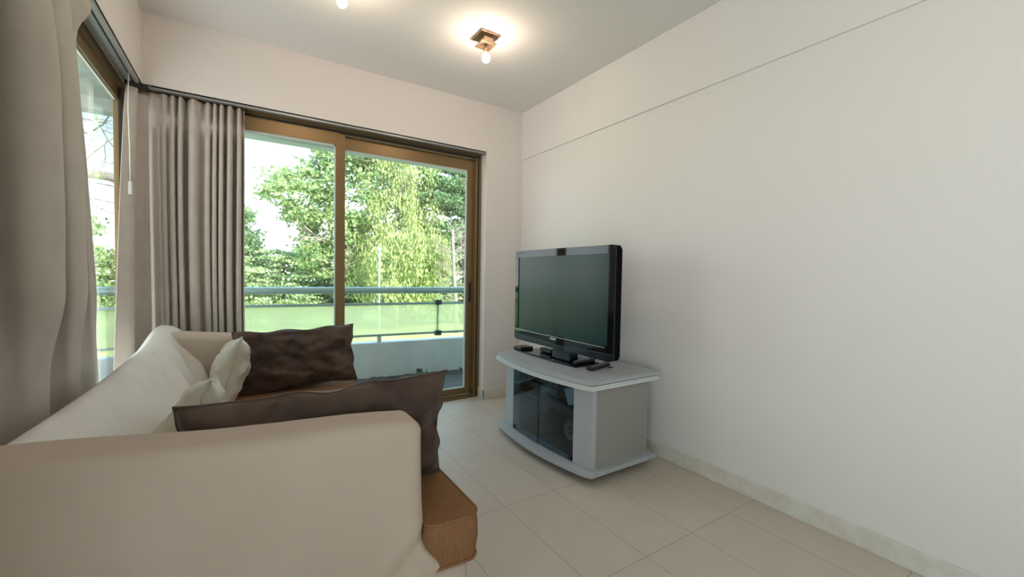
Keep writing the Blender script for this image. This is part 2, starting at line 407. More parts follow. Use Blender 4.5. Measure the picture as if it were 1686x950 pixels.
# big near curtain on the left
def P_near(s, t):
    z = .02 + 2.165*t
    y1 = 2.21 + .27*(1-t)**.8
    y0 = .55
    y = y0 + (y1-y0)*s
    ph = 2*PI*(6.3*s + .25*math.sin(5*s) + .22*(1-t))
    a = (.040 + .030*smoothstep(.36,.48,t))*(1+.3*math.sin(11*s))*(1-.35*smoothstep(.75,1,t))*(1-.45*smoothstep(.8,.95,s))
    x = -.548 + a*math.sin(ph) + .010*math.sin(2*ph+1.5+t*2) + .003*fbm((s*9,t*3,0),1)
    y += .020*math.cos(ph) - (.010+.035*smoothstep(.3,.5,t)*smoothstep(1,.9,t))*math.sin(2*ph)*smoothstep(1,.93,s)
    if s > .93:
        k_ = (s-.93)/.07; x += .02*k_*(1-t)
    top = gauss(t-1, .05)*smoothstep(.86, 1, s)
    y += .05*top; x += .05*top
    return (max(-.594, min(x, -.475 + .06*smoothstep(.36,.46,t))), y, z - .03*top)
curtain('curtain', P_near, 420, .02, 2.2, label='large greige curtain in deep folds beside the near end of the sofa', n_z=60)

# ------------------------------------------------------------------ sofa
sofa = thing('sofa', 'two-seat sofa in a cream cotton slipcover with tan seat cushion', 'sofa', (0, 2.05, 0))
def wr(p, amp=.004, sc=5): return amp*fbm(p, sc, 4)
XA0, XA1 = -.47, .42
def arm(yc, near):  # slipcovered armrest, its cover spreading into the base
    def f(p, uvw):
        tx = (XA1-p.x)/(XA1-XA0); top = max(0, p.z-.05)/.67
        z = p.z + top*(.064*tx + .004*math.sin(tx*9))
        y = p.y; x = p.x
        if near:
            # fabric tension folds at the lower front corner, hem spreading outwards
            q = smoothstep(.56, .30, p.z)*smoothstep(.02, .36, x)
            ang = (p.z-.42) - (x-.42)*.9
            y -= .016*q*math.sin(ang*62)*gauss(ang+.10,.14) + .02*smoothstep(.30,0,p.z)
            x += .13*smoothstep(.37, .24, p.z)*smoothstep(.25,.42,x)
            y += wr(p,.004,3)
        else: y += wr(p,.004,3)
        x += .006*math.sin(p.z*7)*smoothstep(.3,.42,p.x)
        if not near: x = max(x, -.43)
        return (x, y, z)
    return rbox(((XA0+XA1)/2, yc, .37), (XA1-XA0, .15, .70), .035, (40, 5, 34), f)
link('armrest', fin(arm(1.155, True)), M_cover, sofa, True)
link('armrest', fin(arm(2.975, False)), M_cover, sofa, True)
# back rest with draped pale cover
def back_mesh():
    prof = [(-.462,.03),(-.464,.35),(-.462,.62),(-.455,.70),(-.435,.745),(-.405,.765),(-.37,.755),(-.335,.72),(-.29,.66),(-.24,.59),(-.195,.52),(-.165,.455),(-.15,.39),(-.15,.30),(-.15,.03)]
    # resample
    P_ = [Vector((a,b)) for a,b in prof]; out = []
    for i in range(len(P_)-1):
        m_ = max(2, int((P_[i+1]-P_[i]).length/.018))
        for k_ in range(m_): out.append(P_[i].lerp(P_[i+1], k_/m_))
    out.append(P_[-1]); n = 110; vs = []; fs = []
    for j in range(n+1):
        t = j/n; y = 1.10 + (3.045-1.10)*t
        h = .012 + .035*smoothstep(.75,1,t) - .030*math.sin(PI*t)*1.0 - .07*gauss(t,.035)
        for q in out:
            z = q.y + h*smoothstep(.3,.75,q.y)
            x = q.x
            front = smoothstep(-.42,-.33,x)*smoothstep(.36,.45,z)
            wv = math.sin(y*16 + (x*30) + 2*fbm((x,y,z),2))*.013 + math.sin(y*27 - z*26 + x*20)*.008
            x += front*(wv*smoothstep(.0,.12,t)*smoothstep(1,.88,t) + .05*smoothstep(.86,1,t)*0)
            x += front*.035*(gauss(t-1,.06) + gauss(t,.05))
            z += front*wr((x*3,y,z), .008, 4)
            vs.append((x, y, z))
    L = len(out)
    for j in range(n):
        for i in range(L-1):
            a = j*L+i; fs.append((a, a+1, a+L+1, a+L))
        fs.append((j*L+L-1, j*L, (j+1)*L, (j+1)*L+L-1))
    fs.append(tuple(range(L))); fs.append(tuple(n*L+i for i in range(L))[::-1])
    me = bpy.data.meshes.new('backrest'); me.from_pydata(vs, [], fs); bm = bmesh.new(); bm.from_mesh(me); return bm
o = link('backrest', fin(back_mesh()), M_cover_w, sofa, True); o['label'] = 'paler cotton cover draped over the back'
# base with hem
def fb(p, uvw):
    x = p.x + .02*smoothstep(.25,0,p.z)*smoothstep(.3,.4,p.x) + .006*math.sin(p.y*22)*smoothstep(.3,.4,p.x)
    return (x, p.y, p.z)
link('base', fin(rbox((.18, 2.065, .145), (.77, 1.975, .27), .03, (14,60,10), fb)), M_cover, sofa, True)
# seat cushion with piping; the front wraps in front of the arms
def seat_mesh():
    outline = []
    def corner(cx, cy, r, a0, a1, k_=6):
        for i in range(k_+1):
            a = math.radians(a0+(a1-a0)*i/k_); outline.append((cx+r*math.cos(a), cy+r*math.sin(a)))
    corner(.465, 1.115, .04, 180, 270); corner(.555, 1.11, .035, 270, 360); corner(.555, 2.99, .035, 0, 90); corner(.465, 2.985, .04, 90, 180)
    outline += [(.425, 2.885), (-.145, 2.885), (-.145, 1.245), (.425, 1.245)]
    return outline
OUT = seat_mesh()
bm = bmesh.new(); n = len(OUT); rows = []
for z, ins in [(.283,.005),(.288,.001),(.30,0),(.345,-.006),(.39,-.004),(.405,-.002),(.415,.000),(.42,.005)]:
    ring = []
    for i, (a, b_) in enumerate(OUT):
        pa = Vector(OUT[i-1]); pb = Vector(OUT[(i+1)%n]); tdir = (pb-pa).normalized(); nn = Vector((tdir.y, -tdir.x))
        q = Vector((a, b_)) - nn*ins; ring.append(bm.verts.new((q.x, q.y, z)))
    rows.append(ring)
for r0, r1 in zip(rows, rows[1:]):
    for i in range(n): bm.faces.new((r0[i], r0[(i+1)%n], r1[(i+1)%n], r1[i]))
bm.faces.new(rows[0][::-1]); bm.faces.new(rows[-1])
seat = link('seat_cushion', fin(bm), M_seat, sofa, False); seat['label'] = 'tan upholstered seat cushion with piped edges'
for zz in (.417, .287):
    bm = bmesh.new(); pts = [(a, b_, zz + .003*math.sin(a*40+b_*30)) for a, b_ in OUT]; pts.append(pts[0]); tube(bm, pts, .0045, 6, cap=False)
    link('piping', fin(bm), M_seat, seat, True)

# ------------------------------------------------------------------ pillows
def pillow(name, w_, h, d, mtx, m, label, seed=0, nz=26, sag=0, wrink=.012, group=None):
    """local x = width, z = height, y = thickness; corners pinched"""
    nx = int(nz*w_/h); vs = []; idx = {}; fs = []
    for side in (1, -1):
        for j in range(nz+1):
            for i in range(nx+1):
                u = 2*i/nx-1; v = 2*j/nz-1
                edge = (i in (0, nx) or j in (0, nz))
                if edge and side == -1: idx[(side,i,j)] = idx[(1,i,j)]; continue
                pu = 1 - .055*(1-v*v)*abs(u)**3; pv = 1 - .07*(1-u*u)*abs(v)**3
                x = u*w_/2*pu; z = v*h/2*pv
                th = ((1-abs(u)**2.6)*(1-abs(v)**2.6))**.55
                nn = fbm((x*1.0+seed, z*1.6, side*2+seed), 5, 4)
                fold = math.sin((z*24 + x*7*math.sin(seed+1)) + 3*fbm((x+seed,z,1), 3, 2))
                y = side*(d/2*th*(1+.25*nn)) + side*wrink*(fold*.35 + nn)*min(1, th*2)
                z -= sag*(1-u*u)*(v+1)/2
                if not edge: z += wrink*.6*fbm((x+9+seed, z, side), 6, 3)
                else: y += .006*math.sin(u*14+seed)+.005*math.sin(v*17+seed); z += .35*wrink*math.sin(u*9+seed)*(1-u*u); x += .35*wrink*math.sin(v*8+seed)*(1-v*v)
                vs.append(mtx @ Vector((x, y, z))); idx[(side,i,j)] = len(vs)-1
        for j in range(nz):
            for i in range(nx):
                q = (idx[(side,i,j)], idx[(side,i+1,j)], idx[(side,i+1,j+1)], idx[(side,i,j+1)])
                fs.append(q if side == -1 else q[::-1])
    me = bpy.data.meshes.new(name); me.from_pydata(vs, [], fs)
    bm = bmesh.new(); bm.from_mesh(me)
    root = thing(name, label, 'pillow', mtx.translation, group)
    link('pillow_cover', fin(bm), m, root, True)
    bm = bmesh.new(); ring = [idx[(1,i,0)] for i in range(nx)] + [idx[(1,nx,j)] for j in range(nz)] + [idx[(1,nx-i,nz)] for i in range(nx)] + [idx[(1,0,nz-j)] for j in range(nz)]
    tube(bm, [vs[k_] for k_ in ring] + [vs[ring[0]]], .0022, 5, cap=False); link('seam', fin(bm), m, root, True)
    return root
def MT(loc, rx=0, ry=0, rz=0): return Matrix.Translation(loc) @ Matrix.Rotation(rz,4,'Z') @ Matrix.Rotation(ry,4,'Y') @ Matrix.Rotation(rx,4,'X')
R = math.radians
pillow('pillow', .66, .36, .12, MT((.265, 2.80, .608), rx=R(-12), ry=R(-1.5)), M_brown, 'dark brown velvet pillow leaning on the far armrest', seed=3, wrink=.020)
pillow('pillow', .73, .385, .13, MT((.215, 1.335, .606), rx=R(10), ry=R(-1)), M_brown, 'dark brown velvet pillow leaning on the near armrest', seed=11, wrink=.020)
pillow('pillow', .36, .36, .15, MT((-.07, 2.60, .60), ry=R(6), rz=R(90), rx=R(16)), M_cream, 'cream satin pillow against the sofa back, beside the far brown pillow', seed=5, wrink=.006)
pillow('pillow', .36, .36, .15, MT((-.165, 1.76, .585), ry=R(10), rz=R(90), rx=R(24)), M_cream, 'cream satin pillow against the sofa back, half hidden by the near brown pillow', seed=8, wrink=.006)

# ------------------------------------------------------------------ TV stand
stand = thing('tv_stand', 'silver grey bow-fronted television stand with smoked glass doors', 'tv stand', (1.78, 2.1, 0))
def bow(x_end, x_mid, y0, y1, xb, n=24, cut=0):
    pts = [(xb, y1), (xb, y0)]
    for i in range(n+1):
        t = i/n; y = y0 + (y1-y0)*t; pts.append((x_end - (x_end-x_mid)*(1-(2*t-1)**2), y))
    return pts
def bow_slab(name, z0, z1, grow, bev, m, x_end=1.545, x_mid=1.475, y0=1.595, y1=2.585, xb=2.075):
    bm = prism(bmesh.new(), bow(x_end-grow, x_mid-grow, y0-grow, y1+grow, xb), z0, z1, 'z', bev); return link(name, fin(bm), m, stand)
bow_slab('top_panel', .545, .570, 0, .006, M_laminate)
bow_slab('top_moulding', .518, .543, .012, .008, M_edge, y0=1.60)
bow_slab('bottom_panel', .045, .070, .004, .008, M_laminate)
o = link('side_panel', fin(box(1.611, 2.03, 1.636, 1.653, .07, .52)), M_laminate_shaded, stand)
o = link('side_panel', fin(box(1.60, 2.03, 2.50, 2.518, .07, .52)), M_laminate_shaded, stand)
for a, b_, c_, d_ in ((1.635, 1.765, 1.578, 1.560), (2.388, 2.518, 1.560, 1.578)):
    bm = prism(bmesh.new(), [(c_, a), (d_, b_), (d_+.02, b_), (1.60, b_ if a < 2 else b_), (1.60, a)] if False else [(c_, a), (d_, b_), (1.61, b_), (1.61, a)], .07, .52, 'z', .002)
    link('front_pillar', fin(bm), M_laminate, stand)
bm = bmesh.new(); B(bm, 2.02, 2.03, 1.653, 2.50, .07, .30); B(bm, 2.02, 2.03, 1.653, 1.80, .30, .52); B(bm, 2.02, 2.03, 1.98, 2.50, .30, .52)
link('back_panel', fin(bm), M_inside, stand)
bm = prism(bmesh.new(), [(1.59,1.655),(1.585,1.9),(1.585,2.3),(1.59,2.498),(2.0,2.498),(2.0,1.655)], .325, .338); link('shelf', fin(bm), M_device, stand)
link('floor_panel', fin(box(1.60, 2.02, 1.653, 2.50, .070, .074)), M_inside, stand)
for k_, (a, b_) in enumerate(((1.768, 2.085), (2.070, 2.386))):
    pts = []; nn = 10
    def gx(y): t = (y-1.765)/(.623); return 1.562 - .022*(1-(2*t-1)**2) - (.006 if k_ else 0)
    pts = [(gx(a+(b_-a)*i/nn), a+(b_-a)*i/nn) for i in range(nn+1)] + [(gx(a+(b_-a)*i/nn)+.005, a+(b_-a)*i/nn) for i in range(nn,-1,-1)]
    d_ = link('glass_door', fin(prism(bmesh.new(), pts, .075, .515)), G_smoke, stand)
    yy = a+.02 if k_ == 0 else b_-.02
    link('hinge', fin(box(gx(yy)-.004, gx(yy)+.014, yy-.012, yy+.012, .076, .10, .002)), M_black, d_)
for x, y in ((1.60,1.70),(1.60,2.46),(1.99,1.70),(1.99,2.46)):
    bm = lathe(bmesh.new(), [(.014,.045),(.014,.034),(.006,.034)], (x,y,0), 12)
    m_ = Matrix.Rotation(PI/2, 4, 'X'); lathe(bm, [(.017,-.012),(.02,-.006),(.02,.006),(.017,.012)], (x,y,.0205), 14, m_)
    link('castor', fin(bm), M_black, stand, False)

# things in the stand
for k_, (z0, z1, x0, lab) in enumerate(((.339,.392,1.68,'slim dark video player on the shelf behind the left glass door, lower of two'), (.393,.435,1.70,'slim dark set-top box stacked on the video player'))):
    t_ = thing('video_player' if k_ == 0 else 'set_top_box', lab, 'video player' if k_ == 0 else 'set-top box', (1.8, 2.25, z0))
    link('casing', fin(box(x0, 1.96, 2.06+.02*k_, 2.46-.02*k_, z0, z1-.001, .003)), M_device, t_)
    link('front_panel', fin(box(x0-.004, x0, 2.065+.02*k_, 2.455-.02*k_, z0+.004, z1-.004)), M_device_s, t_)
    for q in range(3): link('button', fin(box(x0-.007, x0-.004, 2.12+.03*q, 2.135+.03*q, z0+.012, z0+.020)), M_black, t_)
bm = box(0,.002,-.075,.075,-.05,.05); o = link('note_card', fin(bm), M_paper); o.location = (1.63, 1.845, .3955); o.rotation_euler = (R(-18), R(-6), 0)
o.location.z = .339 + .078; tag(o, 'pale blue card leaning on the shelf behind the right glass door', 'card')
# portable stereo
bb = thing('portable_stereo', 'dark rounded portable stereo on the cabinet floor behind the right glass door', 'stereo', (1.75, 1.84, .074))
def fe(p, uvw): return p
bm = rbox((1.76, 1.83, .174), (.16, .34, .198), .055, (6,12,8)); link('casing', fin(bm), M_device, bb, True)
for y in (1.925,):
    my = Matrix.Rotation(-PI/2, 4, 'Y')
    link('speaker', fin(lathe(bmesh.new(), [(.058,0),(.058,.008),(.050,.012),(.040,.005),(.012,.003),(.010,.008)], (1.684,y,.175), 24, my)), M_device_s, bb, True)
link('control_panel', fin(box(1.672, 1.682, 1.80, 1.86, .10, .235, .003)), M_device_s, bb)
link('button', fin(box(1.668, 1.673, 1.822, 1.842, .115, .135, .002)), M_black, bb)
link('handle', fin(tube(bmesh.new(), [(1.76,1.69,.255),(1.76,1.72,.287),(1.76,1.94,.287),(1.76,1.97,.255)], .007)), M_device, bb, True)
def cable(name, pts, r, lab, m=M_black):
    cps = [Vector(p) for p in pts]; out = []
    for i in range(len(cps)-1):
        p0 = cps[max(i-1,0)]; p1 = cps[i]; p2 = cps[i+1]; p3 = cps[min(i+2,len(cps)-1)]
        for k_ in range(8):
            t = k_/8; out.append(.5*((2*p1)+(p2-p0)*t+(2*p0-5*p1+4*p2-p3)*t*t+(3*p1-p0-3*p2+p3)*t**3))
    out.append(cps[-1]); o = link(name, fin(tube(bmesh.new(), out, r, 6)), m, None, True); return tag(o, lab, 'cable')
coil = [(1.72+.07*math.cos(a*.9), 2.17+.09*math.sin(a*.9), .079+.0016*a) for a in range(0, 22)]
cable('power_cable', coil, .004, 'coiled black cable on the cabinet floor beside the portable stereo')
cable('signal_cable', [(1.97,2.1,.40),(1.99,2.0,.37),(1.985,1.93,.42),(1.99,1.88,.35),(1.985,1.84,.45),(2.00,1.87,.50),(2.06,1.90,.50)], .0035, 'thin black cable looping inside the cabinet by the back cut-out')
cable('signal_cable', [(1.97,2.08,.42),(1.99,1.98,.46),(1.985,1.90,.38),(1.99,1.86,.42),(2.00,1.91,.48),(2.06,1.93,.47)], .0035, 'second thin black cable crossing the back cut-out inside the cabinet')

# ------------------------------------------------------------------ television
tv = thing('television', 'large flat black television with glossy bezel, switched off', 'television', (1.76, 2.105, .57))
TX, TY0, TY1, TZ0, TZ1 = 1.70, 1.61, 2.605, .655, 1.305
def rrect(y0, y1, z0, z1, r, k_=6):
    o_ = []
    for cy_, cz_, a0 in ((y1-r, z1-r, 0), (y0+r, z1-r, 90), (y0+r, z0+r, 180), (y1-r, z0+r, 270)):
        for i in range(k_+1): a = R(a0+90*i/k_); o_.append((cy_+r*math.cos(a), cz_+r*math.sin(a)))
    return o_
def ring_prism(bm, outer, inner, x0, x1):
    n = len(outer); A = [[bm.verts.new((x, *p)) for p in pl] for x, pl in ((x0,outer),(x0,inner),(x1,inner),(x1,outer))]
    for a in range(4):
        b_ = (a+1)%4
        for i in range(n): bm.faces.new((A[a][i], A[a][(i+1)%n], A[b_][(i+1)%n], A[b_][i]))
    return bm
outer = rrect(TY0, TY1, TZ0, TZ1, .022); inner = rrect(1.657, 2.566, .737, 1.257, .0035)
bz = link('bezel', fin(ring_prism(bmesh.new(), outer, inner, TX, TX+.010)), M_gloss, tv)
scr_m = mat('screen_matte', (.003,.028,.027), .27, spec=.42)  # teal of the reflected view is put into the base colour
link('screen', fin(box(TX+.005, TX+.010, 1.655, 2.568, .735, 1.259)), scr_m, tv)
bm = bmesh.new(); prism(bm, rrect(TY0+.001, TY1-.001, TZ0+.001, TZ1-.001, .022), TX+.0102, TX+.055, 'x', .006); prism(bm, rrect(TY0+.05, TY1-.05, TZ0+.03, TZ1-.05, .06), TX+.055, TX+.10, 'x', .02)
link('back_shell', fin(bm), M_tvside, tv)
link('silver_line', fin(box(TX-.002, TX, 1.675, 2.60, .7255, .7285)), M_silver, tv)
bm = prism(bmesh.new(), [(2.60,.697),(2.105,.681),(1.615,.697),(1.615,.668),(1.64,.652),(2.57,.652),(2.60,.668)], TX-.005, TX+.004, 'x', .002)
link('lower_bezel', fin(bm), M_bezel_low, tv)
cu = bpy.data.curves.new('logo', 'FONT'); cu.body = 'PHILIPS'; cu.size = .017; cu.extrude = .0005; cu.align_x = 'CENTER'; cu.offset = .0005
to = bpy.data.objects.new('t', cu); COL.objects.link(to); bpy.context.view_layer.update()
me = bpy.data.meshes.new_from_object(to.evaluated_get(bpy.context.evaluated_depsgraph_get())); bpy.data.objects.remove(to)
me.transform(Matrix.Translation((TX-.0022, 2.141, .7065)) @ Matrix(((0,0,-1,0),(-1,0,0,0),(0,1,0,0),(0,0,0,1))) @ Matrix.Scale(1.1,4,(1,0,0)))
me.materials.clear(); link('logo', me, M_logo, tv)
link('sensor_window', fin(box(TX-.0005, TX+.001, 2.03, 2.19, .702, .722, 0)), M_gloss, tv)
link('neck', fin(box(1.715, 1.785, 1.985, 2.165, .585, .675, .008)), M_bezel_low, tv)
def fbse(bm): return bm
bm = prism(bmesh.new(), [(1.68,1.895),(1.665,2.1),(1.672,2.46),(1.69,2.50),(1.89,2.47),(1.92,2.1),(1.89,1.90)][::1], .5705, .582, 'z', .003)
link('foot_plate', fin(bm), M_gloss, tv)

sb = thing('set_top_box', 'small black box on the stand top, under the far lower corner of the television', 'set-top box', (1.735, 2.535, .5703))
link('casing', fin(rbox((1.735, 2.535, .5865), (.115, .095, .030), .008, (2,2,2))), M_black, sb, True)
link('front_panel', fin(box(1.676, 1.6775, 2.50, 2.57, .578, .594)), M_gloss, sb)
ad = rbox((1.79, 2.31, .600), (.05, .13, .032), .01, (2,2,2)); o = link('power_adapter', fin(ad), M_black, None, True); tag(o, 'small black adapter lying behind the television foot', 'adapter')
def remote(cx, cy, rz, L, W, z, lab):
    t_ = thing('remote_control', lab, 'remote control', (cx, cy, z)); t_.rotation_euler = (0, 0, rz)
    def lk(n_, bm, m): 
        o_ = bpy.data.objects.new(n_, fin(bm)); o_.data.materials.append(m); COL.objects.link(o_); o_.parent = t_; return o_
    lk('casing', rbox((0,0,.011), (W, L, .020), .008, (3,6,2)), M_black)
    bm = bmesh.new()
    for j in range(7):
        for i in range(3): B(bm, -.014+.011*i, -.006+.011*i, -L*.42+L*.115*j, -L*.42+L*.115*j+.008, .020, .0225)
    lk('keypad', bm, M_device_s)
remote(1.805, 1.825, R(-76), .21, .048, .5705, 'black remote control lying at the near corner of the stand top')
remote(1.79, 1.935, R(-84), .18, .034, .5825, 'slimmer black remote control behind the other one, resting on the television foot')
cable('tv_cable', [(1.80,1.93,.70),(1.82,1.92,.62),(1.86,1.90,.578),(1.90,1.95,.574)], .003, 'thin black cable hanging from the near half of the television to the stand top')
cable('tv_cable', [(1.80,1.80,.68),(1.83,1.80,.62),(1.86,1.79,.578),(1.90,1.80,.574)], .003, 'thin black cable hanging beside the near end of the television')

# ------------------------------------------------------------------ ceiling lamps
def lamp(x, y, lab, tilt=(0,0)):
    t_ = thing('ceiling_lamp', lab, 'ceiling lamp', (x, y, ZC), group='square bronze ceiling spotlights')
    def lk(n_, bm, m, p=None, sm=False):
        o_ = bpy.data.objects.new(n_, fin(bm)); o_.data.materials.append(m); COL.objects.link(o_); o_.parent = p or t_
        if sm: o_.data.polygons.foreach_set('use_smooth', [True]*len(o_.data.polygons))
        return o_
    lk('ceiling_plate', box(-.065,.065,-.065,.065,-.012,0,.002), M_brass)
    lk('housing', box(-.032,.032,-.042,.042,-.05,-.012,.002), M_brass)
    bm = bmesh.new(); B(bm,-.05,-.034,-.05,.05,-.06,-.052); B(bm,.034,.05,-.05,.05,-.06,-.052); B(bm,-.034,.034,-.05,-.034,-.06,-.052); B(bm,-.034,.034,.034,.05,-.06,-.052); B(bm,-.036,.036,-.036,.036,-.054,-.050)
    lk('square_frame', bm, M_brass)
    tz = Matrix.Translation((0,0,-.055)) @ Matrix.Rotation(tilt[0],4,'X') @ Matrix.Rotation(tilt[1],4,'Y')
    bm = bmesh.new(); tube(bm, [tz @ Vector((0,0,0)), tz @ Vector((0,0,-.03))], .006, 10); lathe(bm, [(.011,-.03),(.014,-.034),(.014,-.058),(.010,-.06)], (0,0,0), 16, tz)
    lk('lamp_holder', bm, M_brass, None, True)
    lk('bulb', lathe(bmesh.new(), [(.009,-.058),(.012,-.064),(.019,-.075),(.024,-.088),(.0245,-.098),(.021,-.110),(.013,-.118),(.004,-.121)], (0,0,0), 20, tz), M_bulb, None, True)
lamp(1.29, 2.37, 'square bronze ceiling spotlight with a lit bulb, whole in view above the sliding door', (R(-12), R(4)))
lamp(.42, 2.30, 'ceiling spotlight at the top edge of the photo, only its lit bulb in view', (R(-10), R(3)))

# ------------------------------------------------------------------ balcony
GZ = -3.0
struct('floor_balcony', box(-8, 14, YB+.17, 4.62, -.22, -.02), M_stucco)
dk = bmesh.new()
for i in range(13):
    y0 = YB+.175+i*.098; B(dk, -7.9, 9, y0, y0+.092, -.02, .0)
struct('floor_deck', dk, M_deck, label='weathered grey deck boards')
# parapet, slightly askew to the facade as seen
def sk(x): return 4.53 - .085*(x-1.0)
bm = bmesh.new()
prism(bm, [(-8, sk(-8)), (9, sk(9)), (9, sk(9)+.14), (-8, sk(-8)+.14)], -.2, .371, 'z', .006)
struct('wall_parapet', bm, M_parapet, label='low white balcony parapet with flaking paint')
rl = thing('balcony_railing', 'pale green steel balcony railing with frosted glass panels above the parapet', 'railing', (1, 4.58, .371))
def skp(x, o=.05): return sk(x)+o
link('top_rail', fin(tube(bmesh.new(), [(-8, skp(-8), .936), (1, skp(1), .936), (9, skp(9), .936)], .036, 16)), M_rail, rl, True)
for z0, z1 in ((.775,.800),(.436,.458)):
    pts = [(-8, skp(-8,.035)), (9, skp(9,.035)), (9, skp(9,.065)), (-8, skp(-8,.065))]
    link('glass_channel', fin(prism(bmesh.new(), pts, z0, z1)), M_rail, rl)
posts = [-4.6, -2.9, -1.25, 1.88-1.65*0, 3.5, 5.1]
edges = [-6.2, -4.6, -2.9, -1.25, 1.875, 3.5, 5.1]
for a, b_ in zip(edges, edges[1:]):
    pts = [(a+.012, skp(a,.047)), (b_-.012, skp(b_,.047)), (b_-.012, skp(b_,.055)), (a+.012, skp(a,.055))]
    link('glass_panel', fin(prism(bmesh.new(), pts, .45, .785)), G_frost, rl)
for x in edges[1:]:
    y = skp(x)
    bm = box(x-.009, x+.009, y+.01, y+.03, .45, .795); link('post', fin(bm), M_rail, rl)
    for z in (.797, .442): link('clamp', fin(box(x-.035, x+.035, y-.035, y+.035, z-.028, z+.028, .006)), M_clamp, rl)
for x in (-3.8,-2.1,-.4, 1.22, 2.9, 4.2):
    y = skp(x); link('foot_bracket', fin(box(x-.02, x+.02, y-.01, y+.03, .37, .45)), M_pole, rl)
for x in (-2.0, .3, 1.13, 1.9, 3.6):
    y = skp(x); 
    if x in (-2.0, 3.6): link('post', fin(box(x-.02, x+.02, y-.01, y+.02, .37, .91)), M_rail, rl)
# litter along the parapet foot
bm = bmesh.new(); rr = random.Random(3)
for i in range(90):
    x = rr.gauss(1.35, .30); x = max(.7, min(2.3, x)); y = sk(x) - .06 - abs(rr.gauss(0, .05)); r = rr.uniform(.010, .030); a = rr.random()*PI; z = rr.uniform(.003,.014)
    if i > 60: x = rr.uniform(.8, 2.6); y = sk(x) - rr.uniform(.07,.4)
    c = [bm.verts.new((x+r*math.cos(a+q)*1.5, y+r*math.sin(a+q), z+rr.uniform(-.002,.012))) for q in (0,1.3,2.6,3.9,5.2)]; bm.faces.new(c)
for cx_, cy_, h_ in ((1.62,.075,.05),(1.48,.075,.02),(2.12,.08,.03)):
    for q in range(10):
        x = cx_+rr.gauss(0,.02); y = sk(cx_)-cy_+rr.gauss(0,.012); r = .022
        c = [bm.verts.new((x+rr.uniform(-r,r), y+rr.uniform(-r,r), rr.uniform(.0,h_*1.6))) for _ in range(4)]; bm.faces.new(c)
o = link('leaf_litter', fin(bm), M_litter); tag(o, 'dry leaves and debris on the deck along the parapet foot', 'leaf litter', kind='stuff')

# ------------------------------------------------------------------ garden
o = struct('ground', box(-90, 110, 4.6, 130, GZ-.3, GZ), M_grass, label='sunlit lawn beyond the balcony')
bm = prism(bmesh.new(), [(-60,15),(80,12),(80,18.5),(-60,21)], GZ, GZ+.03); struct('path', bm, M_path, label='pale gravel path on the lawn')

def leaves(blobs, n, size, drop=0, seed=0, flat=0):
    """leaf sprays scattered through the crown volumes as small bent quads"""
    g = np.random.default_rng(seed); vol = np.array([b_[3]*b_[4]*b_[5] for b_ in blobs])**(2/3); vol /= vol.sum(); V = []; F = []
    for b_, v_ in zip(blobs, vol):
        k_ = int(n*v_)
        nc = max(6, k_//45)
        u = g.normal(size=(nc,3)); u /= np.linalg.norm(u,axis=1)[:,None]; rad = g.uniform(.45,1.0,(nc,1))**.5
        cen = u*rad*np.array(b_[3:6])+np.array(b_[:3])
        idx = g.integers(0,nc,k_); sp = size*2.6
        off = g.normal(size=(k_,3))*sp*np.array([1,1,.55 if not drop else 1.5]); 
        if drop: off[:,2] -= drop*abs(g.normal(size=k_))
        P = cen[idx]+off
        if flat: P[:,2] = cen[idx,2] + off[:,2]*.35
        for p in P:
            a = g.normal(size=3); a /= np.linalg.norm(a); c = g.normal(size=3); 
            if drop: a = np.array([a[0]*.35,a[1]*.35,1.0]); 
            c = np.cross(a,c); c /= np.linalg.norm(c)+1e-9
            s = size*g.uniform(.6,1.3); l = s*(1.25 if drop else 1.0); w_ = s*(.6 if drop else .8)
            i = len(V); V += [tuple(p-a*l), tuple(p+c*w_), tuple(p+a*l), tuple(p-c*w_+np.cross(a,c)*w_*.4)]; F.append((i,i+1,i+2,i+3))
    me = bpy.data.meshes.new('foliage'); me.from_pydata(V, [], F); return me
def branch(bm, p, d, L, r, depth, g, spread=.6, seg=5):
    pts = [Vector(p)]; d = Vector(d).normalized()
    for i in range(seg):
        d = (d + Vector((g.gauss(0,.13), g.gauss(0,.13), g.gauss(.02,.10)))).normalized(); pts.append(pts[-1] + d*L/seg)
    tube(bm, pts, r, 6, r*.45)
    if depth:
        for k_ in range(g.choice((3,4))):
            q = pts[g.randint(1, seg)]; e_ = (d + Vector((g.gauss(0,spread), g.gauss(0,spread), g.gauss(.1,spread*.7)))).normalized()
            branch(bm, q, e_, L*g.uniform(.45,.75), r*.5, depth-1, g, spread, 4)
def tree(name, lab, x, y, h, tr, blobs, n, size, lm, bark=M_bark, drop=0, seed=1, depth=2, flat=0, cat='tree', group=None, lean=0):
    t_ = thing(name, lab, cat, (x, y, GZ), group)
    g = random.Random(seed); bm = bmesh.new()
    pts = [Vector((x+lean*i/6, y, GZ-.02+h*i/6)) + Vector((g.gauss(0,.08), g.gauss(0,.08), 0))*(i>0) for i in range(7)]; tube(bm, pts, tr, 8, tr*.35)
    if depth:
        for k_ in range(9):
            q = pts[g.randint(2,6)]; a = g.random()*2*PI
            branch(bm, q, (math.cos(a), math.sin(a), g.uniform(.1,.9)), h*.3, tr*.35, depth-1, g)
    link('trunk', fin(bm), bark, t_, True)
    if blobs: link('foliage', leaves(blobs, n, size, drop, seed, flat), lm, t_)
    return t_
G_ = 'trees beyond the balcony'
